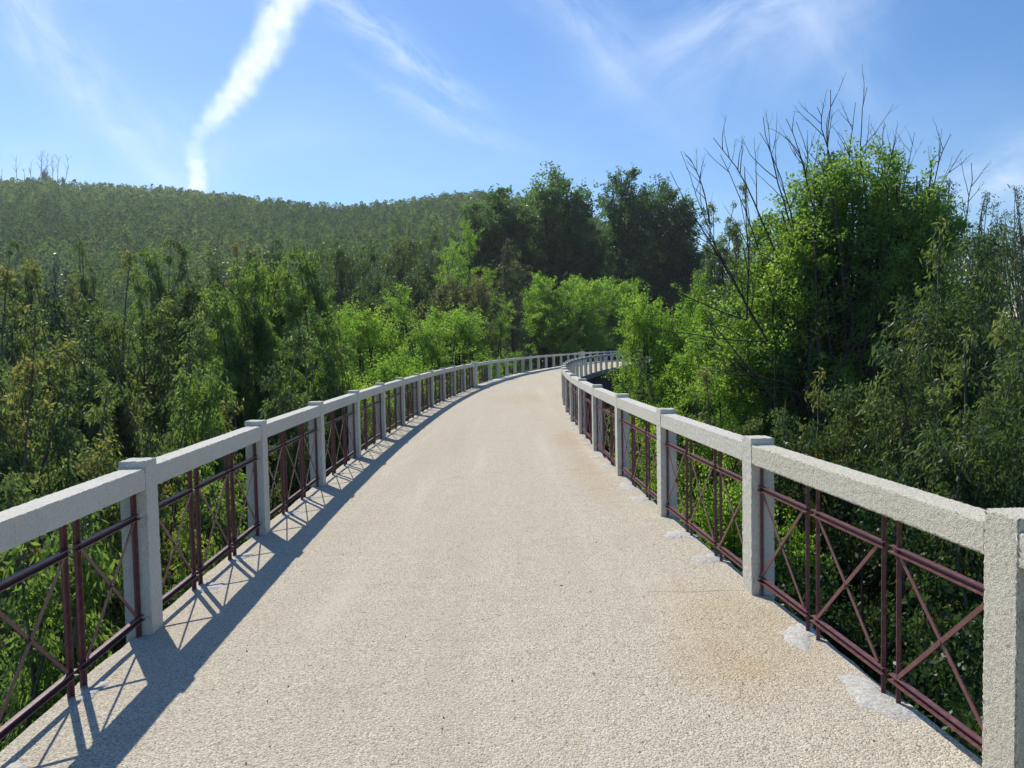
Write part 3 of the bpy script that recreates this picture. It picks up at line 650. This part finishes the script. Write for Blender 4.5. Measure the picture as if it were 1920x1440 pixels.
GUM = 'gum trees rising from the valley left of the railing'
DRK = 'dark trees standing in the middle distance left of the path'
YEL = 'bright green feathery trees beyond the far left railing'
OAK = 'tall dark trees behind the far end of the bridge'
RG = 'gum trees crowding the right side of the picture'
LOW = 'shrubby trees below the right railing'
T = [
 # --- left, gum trees, near row
 ('euc_b', 'gum_tree', 'large drooping gum tree with russet tips at the far left edge above the railing', 'tree', 20, 512, 11, 330, GUM),
 ('euc_a', 'gum_tree', 'dull olive gum tree just right of the russet one at the left edge', 'tree', 150, 560, 13, 260, GUM),
 ('euc_b', 'gum_tree', 'brown tipped tall gum tree, third crown from the left edge', 'tree', 236, 478, 17, 210, GUM),
 ('euc_a', 'gum_tree', 'pale topped tall gum tree standing behind its brown tipped neighbour', 'tree', 312, 447, 21, 150, GUM),
 ('eucb_a', 'gum_tree', 'broad yellow green gum tree with hanging sprays above the third left post', 'tree', 440, 500, 17, 190, GUM),
 ('eucb_a', 'gum_tree', 'pointed bright gum tree, the pale one nearest the feathery trees', 'tree', 556, 470, 19, 130, GUM),
 ('eucb_a', 'gum_tree', 'slim pale gum crown squeezed between the broad yellow green and the pointed gum trees', 'tree', 498, 498, 20, 90, GUM),
 ('eucb_a', 'gum_tree', 'low yellow green gum tree left of the broad pale one', 'tree', 385, 545, 16, 110, GUM),
 ('euc_a', 'gum_tree', 'shaded gum tree filling the gap behind the first and second left posts', 'tree', 330, 600, 13.5, 200, GUM),
 ('eucb_a', 'gum_tree', 'hanging leafed gum tree between the pointed gum and the feathery trees', 'tree', 625, 590, 15.5, 130, GUM),
 ('euc_a', 'gum_tree', 'dark drooping gum tree right behind the second and third left posts', 'tree', 520, 620, 13, 170, GUM),
 ('euc_b', 'gum_tree', 'grey green gum tree with a russet top, second crown from the left edge', 'tree', 90, 505, 16, 170, GUM),
 ('euc_b', 'gum_tree', 'dim gum tree low behind the leftmost rail', 'tree', 60, 690, 8.5, 300, GUM),
 ('euc_a', 'gum_tree', 'shadowy gum tree low behind the first left post', 'tree', 230, 720, 9.5, 220, GUM),
 ('eucb_a', 'gum_sapling', 'bright hanging gum sapling seen through the nearest left iron panels', 'sapling', 120, 1010, 4.9, 230, GUM),
 ('eucb_a', 'gum_sapling', 'yellow green gum sapling seen through the left bay beyond the first post', 'sapling', 400, 905, 8.0, 150, GUM),
 ('eucb_a', 'gum_sapling', 'small bright gum sapling topped just under the rail by the third left post', 'sapling', 350, 700, 11.5, 90, GUM),
 ('euc_a', 'gum_sapling', 'brownish gum sapling low outside the leftmost bay', 'sapling', 20, 900, 6.3, 260, GUM),
 ('eucb_a', 'gum_sapling', 'pale gum sapling behind the third and fourth left posts', 'sapling', 640, 745, 15, 120, GUM),
 # second row
 ('euc_a', 'gum_tree', 'dusty green gum tree behind the left edge crowns', 'tree', 40, 450, 42, 110, GUM),
 ('blue', 'blue_gum_tree', 'pale blue green tree standing out on the lower left slope', 'tree', 112, 448, 44, 70, None),
 ('euc_a', 'gum_tree', 'rounded green gum tree right of the pale blue green one', 'tree', 172, 455, 40, 70, GUM),
 ('eucb_a', 'gum_tree', 'thin light gum tree left of the pale topped tall gum', 'tree', 268, 470, 32, 60, GUM),
 ('euc_a', 'gum_tree', 'grey green gum tree between pale topped and broad yellow green gums', 'tree', 365, 470, 36, 80, GUM),
 ('eucd_b', 'gum_tree', 'glossy dark gum tree with glinting leaves above the broad yellow green one', 'tree', 500, 425, 44, 80, DRK),
 ('eucd_b', 'gum_tree', 'small glinting dark gum tree left of the larger glinting one', 'tree', 410, 452, 46, 55, DRK),
 ('euc_b', 'gum_tree', 'dull gum tree between the two glinting dark ones', 'tree', 455, 462, 40, 70, GUM),
 ('eucd_a', 'gum_tree', 'first dark gum tree right of the pointed pale gum', 'tree', 590, 428, 56, 90, DRK),
 ('eucd_b', 'gum_tree', 'second dark gum tree right of the pointed pale gum', 'tree', 640, 430, 60, 85, DRK),
 ('eucd_a', 'gum_tree', 'third dark gum tree right of the pointed pale gum', 'tree', 690, 428, 62, 80, DRK),
 ('eucd_b', 'gum_tree', 'greenish domed gum tree left of the light green tree below the skyline', 'tree', 752, 412, 66, 100, DRK),
 ('eucd_a', 'gum_tree', 'tall dark gum tree behind the greenish domed one', 'tree', 808, 402, 78, 90, DRK),
 ('eucd_b', 'gum_tree', 'low dark gum tree over the russet bush', 'tree', 770, 480, 58, 110, DRK),
 ('eucd_a', 'gum_tree', 'shadowed gum tree behind the leftmost feathery tree', 'tree', 660, 500, 44, 110, DRK),
 ('eucd_b', 'gum_tree', 'shadowed gum tree above the middle feathery trees', 'tree', 720, 520, 42, 110, DRK),
 # feathery
 ('rob_a', 'robinia', 'feathery tree beside the hanging leafed gum, leftmost of the bright ones', 'tree', 618, 598.0, 26, 209.00000000000003, YEL),
 ('rob_b', 'robinia', 'tall feathery tree with two light tufts left of centre', 'tree', 700, 554.0, 34, 209.00000000000003, YEL),
 ('rob_a', 'robinia', 'domed feathery tree under the russet bush', 'tree', 775, 549.0, 36, 220.00000000000003, YEL),
 ('rob_b', 'robinia', 'broad feathery tree nearest the far left railing', 'tree', 858, 561.0, 41, 231.00000000000003, YEL),
 ('rob_a', 'robinia', 'low feathery tree with drooping tips overhanging the far left rail', 'tree', 925, 598.0, 48, 143.0, YEL),
 ('rob_b', 'robinia', 'low feathery tree filling in behind the sixth to ninth left posts', 'tree', 730, 636.0, 26, 231.00000000000003, YEL),
 ('rob_a', 'robinia', 'low feathery tree just above the rail left of the pilaster', 'tree', 815, 626.0, 36, 198.00000000000003, YEL),
 ('rob_b', 'robinia', 'low feathery tree behind the fourth and fifth left posts', 'tree', 665, 666.0, 21, 198.00000000000003, YEL),
 ('bush_brn', 'russet_bush', 'twin domed russet and grey green bush above the feathery trees', 'bush', 838, 512, 48, 95, None),
 ('bush_brn', 'russet_bush', 'right hand greyer dome of the twin domed bush', 'bush', 888, 514, 49, 85, None),
 ('rob_a', 'maple', 'light green rounded tree standing against dark trees above the russet bush', 'tree', 870, 432, 62, 130, None),
 # back centre
 ('oak_a', 'oak', 'largest dark oak, its rounded top highest against the sky at the centre', 'tree', 1035, 320, 108, 190, OAK),
 ('oak_b', 'oak', 'dark oak with airy top right of the largest one', 'tree', 1170, 316, 112, 140, OAK),
 ('oak_a', 'oak', 'dense dark oak at the right end of the oak row, beside the bare tree', 'tree', 1238, 342, 118, 170, OAK),
 ('oak_b', 'oak', 'lower dark oak left of the largest one, sparse twigs at its top', 'tree', 940, 352, 102, 150, OAK),
 ('oak_b', 'oak', 'dim oak where the hillside skyline meets the oak row', 'tree', 890, 378, 100, 110, OAK),
 ('thin_a', 'slender_tree', 'slender dark trunked tree in front of the oaks, right of the russet bush', 'tree', 958, 430, 66, 80, None),
 ('eucd_a', 'gum_tree', 'narrow grey green tree in the dip between the two highest oaks', 'tree', 1108, 395, 108, 90, OAK),
 ('oak_a', 'oak', 'shaded oak low between the largest oak and the bright round tree', 'tree', 990, 455, 104, 160, OAK),
 ('oak_b', 'oak', 'shaded oak low behind the bright round tree on its right', 'tree', 1185, 470, 116, 180, OAK),
 ('oak_a', 'oak', 'shaded oak low at the left of the bare branched tree', 'tree', 1275, 450, 116, 190, OAK),
 ('rob_w', 'robinia', 'bright round feathery tree straight above the far end of the bridge', 'tree', 1060, 500, 78, 190, YEL),
 ('rob_w', 'robinia', 'bright feathery tree joined to the right of the round one above the bridge end', 'tree', 1125, 506, 85, 150, YEL),
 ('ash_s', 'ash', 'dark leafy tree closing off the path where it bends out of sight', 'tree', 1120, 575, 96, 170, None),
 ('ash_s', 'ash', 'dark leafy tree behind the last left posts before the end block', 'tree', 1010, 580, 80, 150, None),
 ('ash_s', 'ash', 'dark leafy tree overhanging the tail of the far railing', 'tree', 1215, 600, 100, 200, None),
 # right of the bridge
 ('rob_b', 'robinia', 'bright feathery tree beside the bend of the right railing, its top flat', 'tree', 1218, 520, 28, 190, YEL),
 ('rob_a', 'robinia', 'bright feathery tree tucked against the big ash, right of its twin by the bend', 'tree', 1300, 530, 28, 210, YEL),
 ('rob_a', 'robinia', 'low bright feathery tree in front of the void under the bend', 'tree', 1290, 640, 20, 260, YEL),
 ('euc_a', 'gum_tree', 'small drooping gum tree just right of the dark gap under the bend', 'tree', 1222, 668, 24, 90, RG),
 ('euc_b', 'gum_tree', 'grey olive gum tree hanging between the low feathery tree and the big ash', 'tree', 1345, 700, 15, 120, RG),
 ('euc_b', 'gum_tree', 'brownish gum tree seen through the left bare branches', 'tree', 1350, 385, 40, 110, RG),
 ('euc_b', 'gum_tree', 'second brownish gum tree through the bare branches, touching the big ash', 'tree', 1405, 352, 42, 120, RG),
 ('eucd_b', 'gum_tree', 'shadowed gum tree low behind the left bare branches', 'tree', 1330, 500, 38, 130, RG),
 ('big', 'big_ash', 'biggest tree, bright green dome with bare dead branches sticking out of its top', 'tree', 1545, 268, 21, 455, None),
 ('thin_a', 'gum_tree', 'thin tall gum tree against the sky right of the big ash dome', 'tree', 1785, 305, 40, 105, RG),
 ('thin_a', 'gum_tree', 'thin airy gum tree against the sky near the right edge', 'tree', 1862, 330, 42, 80, RG),
 ('thin_a', 'gum_tree', 'thin airy gum tree cut by the right edge of the picture', 'tree', 1915, 322, 40, 90, RG),
 ('eucd_a', 'gum_tree', 'dark gum tree under the thin airy ones at the right', 'tree', 1835, 395, 28, 120, RG),
 ('eucn_a', 'gum_tree', 'large olive drooping gum tree right of the big ash', 'tree', 1825, 440, 12.5, 260, RG),
 ('euc_b', 'gum_tree', 'russet tipped drooping gum tree at the right edge', 'tree', 1930, 455, 10, 210, RG),
 ('eucn_a', 'gum_tree', 'dark drooping gum tree behind the right hand rail between big ash and olive gum', 'tree', 1720, 640, 11.5, 240, RG),
 ('eucn_a', 'gum_tree', 'dark drooping gum tree at the right edge just above the rough end post', 'tree', 1890, 660, 8.5, 300, RG),
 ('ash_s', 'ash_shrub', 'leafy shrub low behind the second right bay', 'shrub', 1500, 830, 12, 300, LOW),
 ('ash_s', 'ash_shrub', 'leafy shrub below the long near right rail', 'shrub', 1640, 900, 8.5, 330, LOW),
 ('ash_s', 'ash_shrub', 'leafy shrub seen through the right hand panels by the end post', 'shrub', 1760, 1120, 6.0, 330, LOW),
 ('rob_b', 'ash_shrub', 'bright shrub seen through the panels of the third right bay', 'shrub', 1390, 850, 10.5, 150, LOW),
 ('rob_a', 'ash_shrub', 'bright shrub behind the fourth right post', 'shrub', 1275, 760, 15, 130, LOW),
 ('eucn_a', 'gum_tree', 'dark hanging gum tree over the middle of the right rail', 'tree', 1580, 720, 13, 220, RG),
 ('euc_a', 'gum_tree', 'olive gum tree hanging behind the fourth and third right posts', 'tree', 1430, 770, 13, 130, RG),
]
big = None
for a in T:
    kind, name, label, cat, X, Yt, dep, w = a[:8]
    o = tree(kind, name, label, cat, X, Yt, dep, w, a[8], rz=(0.0 if kind == 'big' else None))
    if kind == 'big': big = o; big_s = o.scale.copy()

# bare branches ------------------------------------------------------------
def bare(seed, specs, K=9, r0=.035):
    """specs: list of (base xyz, tip xyz, bow) ; each gets forked side shoots"""
    rg = np.random.default_rng(seed); V = []; F = []; n0 = 0
    def add(P, Rr, sides=5):
        nonlocal n0
        v, f = tubes(P, Rr, sides); V.append(v); F.append(f+n0); n0 += len(v)
    def shoot(p, q, r, lev):
        L = np.linalg.norm(q-p); tz = np.linspace(0, 1, K)[:, None]
        bow = rg.normal(0, .07, 3)*L; kink = np.cumsum(rg.normal(0, .012, (K, 3))*L, 0)
        P = p*(1-tz)+q*tz + bow*(tz*(1-tz)*2) + kink*tz
        add(P[None], (r*np.linspace(1, .28, K))[None], 5 if lev == 0 else 4)
        if lev < 2:
            d = (q-p)/L
            for _ in range(int(rg.integers(4, 7)) if lev == 0 else int(rg.integers(1, 4))):
                f = rg.uniform(.28, .9); i = f*(K-1); i0 = int(i); s = P[i0]*(1-(i-i0))+P[min(i0+1, K-1)]*(i-i0)
                side = rg.normal(size=3); side -= d*side.dot(d); side /= np.linalg.norm(side)
                e = s + (d*rg.uniform(.6, 1.0)+side*rg.uniform(.35, .7)+np.array([0, 0, .15]))*L*rg.uniform(.22, .42)*(1.15-f*.5)
                shoot(s, e, r*(.62 if lev == 0 else .55)*(1-.4*f), lev+1)
    for p, q, r in specs: shoot(np.array(p, float), np.array(q, float), r, 0)
    return np.concatenate(V), np.concatenate(F)
def px3(X, Y, dep): return at(X, Y, dep)
bx = big.location
specs = []
for (X0, Yb, X1, Yt, dep, r) in (
    (1590, 420, 1520, 195, 20.6, .035), (1575, 430, 1560, 168, 21, .038), (1610, 430, 1632, 172, 21.4, .035), (1600, 420, 1600, 190, 20.8, .028),
    (1560, 450, 1500, 240, 21.2, .032), (1545, 460, 1462, 232, 20.4, .035), (1500, 480, 1430, 240, 21, .036), (1500, 500, 1408, 262, 20.2, .032),
    (1470, 520, 1350, 255, 20.0, .036), (1450, 560, 1345, 300, 21.2, .032), (1640, 420, 1650, 222, 21.4, .030), (1640, 430, 1678, 245, 20.6, .028),
    (1690, 440, 1718, 262, 21.6, .024), (1700, 480, 1778, 250, 21.0, .034), (1720, 520, 1812, 275, 21.4, .032), (1730, 540, 1845, 300, 20.8, .034)):
    specs.append((px3(X0, Yb, dep), px3(X1, Yt, dep-.3), r))
specs = [(p_, q_, r_*.8) for p_, q_, r_ in specs]
V, F = bare(4, specs)
inv = np.array([1/big_s[0], 1/big_s[1], 1/big_s[2]])
Vl = (V-np.array(bx))*inv
link('dead_branch', mesh_np('dead_branch', Vl, [F], M_TWIG, smooth=True), big)
# a separate half-dead tree leaning out left of the ash
r2 = tag(link('bare_tree', None), 'leafless dark tree with long arching branches reaching left from the big ash', 'tree')
bp = at(1560, 880, 19); r2.location = (bp[0], bp[1], float(terrain(bp[0], bp[1])))
specs = [((bp[0], bp[1], r2.location.z), at(1440, 640, 18.6), .09)]
a0 = at(1440, 640, 18.6)
for (X0, Y0_, X1, Y1_, dep, r) in ((1440, 640, 1330, 420, 18.4, .034), (1430, 620, 1245, 318, 18.2, .028), (1400, 600, 1210, 532, 18.0, .024), (1440, 640, 1175, 590, 17.6, .022), (1395, 560, 1285, 290, 18.8, .024),
                               (1500, 740, 1275, 640, 17.4, .024), (1480, 720, 1300, 700, 17.0, .02), (1400, 600, 1370, 330, 18.9, .034), (1330, 420, 1285, 290, 18.3, .024), (1520, 790, 1600, 560, 18.8, .045)):
    specs.append((at(X0, Y0_, 18.5), at(X1, Y1_, dep), r))
specs = [(p_, q_, r_*.8) for p_, q_, r_ in specs]
V, F = bare(17, specs)
link('trunk', mesh_np('bare_trunk', V-np.array(r2.location), [F], M_TWIG, smooth=True), r2)

BARE_L = ['lone thin leafless tree at the very left of the skyline', 'outermost leaning leafless tree on the left of the skyline clump', 'leafless tree just left of the dense middle of the skyline clump',
          'leafless tree starting the dense middle of the skyline clump', 'tallest leafless tree in the skyline clump', 'leafless tree just right of the tallest one on the skyline', 'second leafless tree right of the tallest one on the skyline',
          'third leafless tree right of the tallest one on the skyline', 'rightmost leafless tree of the skyline clump', 'short leafless tree beside the outermost leaning one on the skyline']
# group of bare poles on the ridge ------------------------------------------
for i, (X, Yt, w) in enumerate(((4, 318, 0), (34, 292, -4), (60, 300, 2), (70, 286, 3), (80, 281, 0), (90, 283, 1), (99, 288, -1), (108, 290, 2), (120, 292, 3), (46, 318, -2))):
    dep = 385+trng.uniform(-6, 6); b0 = np.array(at(X, 345, dep)); q0 = np.array(at(X+w, Yt, dep))
    V, F = bare(60+i, [(b0, q0, .16)], K=6); g0 = float(terrain(b0[0], b0[1]))
    o = link('bare_pole_tree', mesh_np('bare_pole_tree', V-b0, [F], M_TWIG), None, tuple(b0))
    tag(o, BARE_L[i], 'tree', 'bare trees on the left skyline')
x, y, z = at(83, 312, 384)
for X, Yt, w, lab in ((83, 314, 12, 'small green tree among the leafless ones on the left skyline'), (118, 330, 16, 'dark low tree at the right foot of the leafless clump on the skyline')):
    tree('eucd_a', 'gum_tree', lab, 'tree', X, Yt, 384, w*1.3, None, gz=at(X, 350, 384)[2])

# hillside plantation ---------------------------------------------------------
def far_forest():
    rg = np.random.default_rng(77); P = []
    depths = [(14, 62, 3.4), (62, 110, 3.6), (110, 190, 3.8), (190, 300, 4.4), (300, 425, 4.9)]
    Vs = []; Fs = []; Ts = []; n0 = 0
    for (d0, d1, sp), nl, ls in zip(depths, (520, 420, 260, 150, 84), (.34, .42, .56, .78, 1.02)):
        xl0, xl1 = -1.15*d1-8, .30*d1
        gxs = np.arange(xl0, xl1, sp); gys = np.arange(d0, d1, sp)
        X, Y = np.meshgrid(gxs, gys); X = X.ravel()+rg.uniform(-.42, .42, X.size)*sp; Y = Y.ravel()+rg.uniform(-.42, .42, Y.size)*sp
        pxx = 960+FPX*X/Y; keep = (pxx > -640) & (pxx < 1250)
        if d1 <= 110: keep &= pxx < 900
        if d0 < 60: keep &= (pxx < -45)
        X, Y = X[keep], Y[keep]; Z = terrain(X, Y); n = len(X)
        H = rg.uniform(5.2, 8.2, n)*(1+.18*np.sin(X*.05)*np.cos(Y*.04))*(1.45 if d0 < 60 else 1); Wd = rg.uniform(.95, 1.75, n)*sp/3.1
        f = rg.random((n, nl))**.8; zz = .12+.88*f; prof = np.sqrt(np.clip(1-((zz-.42)/.60)**2, .02, 1))*(1-.35*zz)
        th = rg.random((n, nl))*6.283; rad = prof*Wd[:, None]*1.25*np.sqrt(rg.uniform(.35, 1, (n, nl)))*(1+.25*np.sin(th*3+H[:, None]*9+zz*11))
        c = np.stack([X[:, None]+np.cos(th)*rad, Y[:, None]+np.sin(th)*rad, Z[:, None]+zz*H[:, None]], -1).reshape(-1, 3)
        m = len(c); L = ls*rg.uniform(.5, 1.2, m)
        No = norm(np.stack([np.cos(th), np.sin(th), (zz-.35)*1.6], -1).reshape(-1, 3)+rg.normal(0, .38, (m, 3)))
        D = norm(np.cross(No, rg.normal(size=(m, 3)))); S_ = np.cross(No, D)
        a = c-D*L[:, None]*.5; b = c+D*L[:, None]*.5; w = S_*L[:, None]*.32
        Vs.append(np.stack([a, c+w, b, c-w], 1).reshape(-1, 3)); Fs.append(np.arange(m*4).reshape(m, 4)+n0); n0 += m*4
        patch = .26*np.sin(X*.035+1)*np.sin(Y*.028+X*.01)
        Ts.append((.42+patch[:, None]+rg.normal(0, .24, (n, 1))+rg.normal(0, .10, (n, nl))).ravel().clip(0, 1))
        print('forest', d0, n)
    me = mesh_np('hillside_forest', np.concatenate(Vs), [np.concatenate(Fs)], L_FAR, tint=np.concatenate(Ts))
    tag(link('hillside_forest', me), kind='stuff')
far_forest()

# undergrowth on the valley floor ---------------------------------------------
def undergrowth():
    rg = np.random.default_rng(99)
    def patch(n, x0, x1, y0, y1, hmax, ls, excl=True):
        X = rg.uniform(x0, x1, n); Y = rg.uniform(y0, y1, n)
        keep = np.ones(n, bool)
        if excl:
            xl = np.array([XL(v) for v in np.linspace(y0, y1, 60)]); xr = np.array([XR(v) for v in np.linspace(y0, y1, 60)])
            a = np.interp(Y, np.linspace(y0, y1, 60), xl); b = np.interp(Y, np.linspace(y0, y1, 60), xr); keep = (X < a-.35) | (X > b+.35)
        X, Y = X[keep], Y[keep]; m = len(X)
        hh = (np.sin(X*1.1+np.sin(Y*.7)*2)*np.cos(Y*.9+X*.3)*.5+.5)*.7+.3
        Z = terrain(X, Y)+hmax*hh*rg.random(m)**.5
        D = norm(rg.normal(size=(m, 3))+np.array([0, 0, .3])); S_ = norm(np.cross(D, rg.normal(size=(m, 3)))); L = ls*rg.uniform(.5, 1.3, m)[:, None]
        c = np.stack([X, Y, Z], -1)
        return np.stack([c-D*L*.5, c+S_*L*.2, c+D*L*.5, c-S_*L*.2], 1).reshape(-1, 3), m
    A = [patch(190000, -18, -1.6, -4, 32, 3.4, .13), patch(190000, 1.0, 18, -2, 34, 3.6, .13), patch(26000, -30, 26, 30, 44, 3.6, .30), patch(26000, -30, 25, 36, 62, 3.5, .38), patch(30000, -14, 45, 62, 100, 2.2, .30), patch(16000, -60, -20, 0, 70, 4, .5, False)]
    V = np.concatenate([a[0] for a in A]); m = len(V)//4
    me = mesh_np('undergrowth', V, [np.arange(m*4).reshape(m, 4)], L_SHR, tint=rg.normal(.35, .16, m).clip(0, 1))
    tag(link('undergrowth', me), kind='stuff')
undergrowth()

# ---------------------------------------------------------------- air
def contrail():
    A = np.array(at(363, 372, 12000)); B = np.array(at(600, -120, 4300)); K = 40
    t = np.linspace(0, 1, K); d = B-A; L2 = float(d.dot(d)); Q = -270.0
    P = A*(1-t)[:, None]+B*t[:, None]; P[:, 0] += Q*np.exp(-((t-.42)/.2)**2)
    V, F = tubes(P[None], (250+90*t)[None], 14)
    V = np.concatenate([V, P[:1], P[-1:]]); n = K*14
    caps = [(n, (i+1) % 14, i) for i in range(14)]+[(n+1, n-14+i, n-14+(i+1) % 14) for i in range(14)]
    m = bpy.data.materials.new('ice_trail'); m.use_nodes = True; t_ = NT(m.node_tree)
    o = t_.n('ShaderNodeOutputMaterial'); v = t_.n('ShaderNodeVolumePrincipled')
    Pn = t_.n('ShaderNodeNewGeometry').outputs['Position']
    wv = t_.vm('SCALE', t_.vm('SUBTRACT', t_.noise(Pn, .0045, 4, .6, out='Color'), (.5, .5, .5)), 260.0)
    rel = t_.vm('ADD', t_.vm('SUBTRACT', Pn, tuple(A)), wv)
    dp = t_.n('ShaderNodeVectorMath', operation='DOT_PRODUCT'); t_.set(dp.inputs[0], rel); t_.set(dp.inputs[1], tuple(d))
    tt_ = t_.m('DIVIDE', dp.outputs['Value'], L2)
    ax = t_.vm('SCALE', t_.vm('ADD', (0, 0, 0), tuple(d)), tt_)
    g = t_.m('DIVIDE', t_.m('SUBTRACT', tt_, .42), .2); g = t_.m('MULTIPLY', t_.m('EXPONENT', t_.m('MULTIPLY', t_.m('MULTIPLY', g, g), -1.0)), Q)
    cb = t_.n('ShaderNodeCombineXYZ'); t_.set(cb.inputs[0], g)
    df = t_.vm('SUBTRACT', t_.vm('SUBTRACT', rel, ax), cb.outputs[0])
    ln = t_.n('ShaderNodeVectorMath', operation='LENGTH'); t_.set(ln.inputs[0], df)
    rad = t_.m('MULTIPLY_ADD', tt_, 20.0, 155.0)
    core = t_.mr(t_.m('DIVIDE', ln.outputs['Value'], rad), 1.0, .15)
    nz = t_.mr(t_.noise(Pn, .012, 6, .72), .34, .68)
    t_.set(v.inputs['Density'], t_.m('MULTIPLY', t_.m('MULTIPLY', core, nz), .0036))
    t_.set(v.inputs['Color'], (.97, .98, 1, 1)); v.inputs['Anisotropy'].default_value = .65
    t_.set(o.inputs['Volume'], v.outputs[0])
    c = link('contrail', mesh_np('contrail', V, [F, np.array(caps)], m))
    tag(c, 'broad white vapour trail rising steeply from the wooded skyline', 'contrail')
contrail()
def haze():
    mb = MB(); mb.box(-700, 700, -150, 720, -90, 190)
    m = bpy.data.materials.new('haze'); m.use_nodes = True; t = NT(m.node_tree)
    o = t.n('ShaderNodeOutputMaterial'); v = t.n('ShaderNodeVolumePrincipled')
    t.set(v.inputs['Color'], (.90, .94, 1, 1)); v.inputs['Density'].default_value = .00024; v.inputs['Anisotropy'].default_value = .45
    t.set(o.inputs['Volume'], v.outputs[0])
    tag(link('haze', mb.mesh('haze', m)), kind='stuff')
haze()
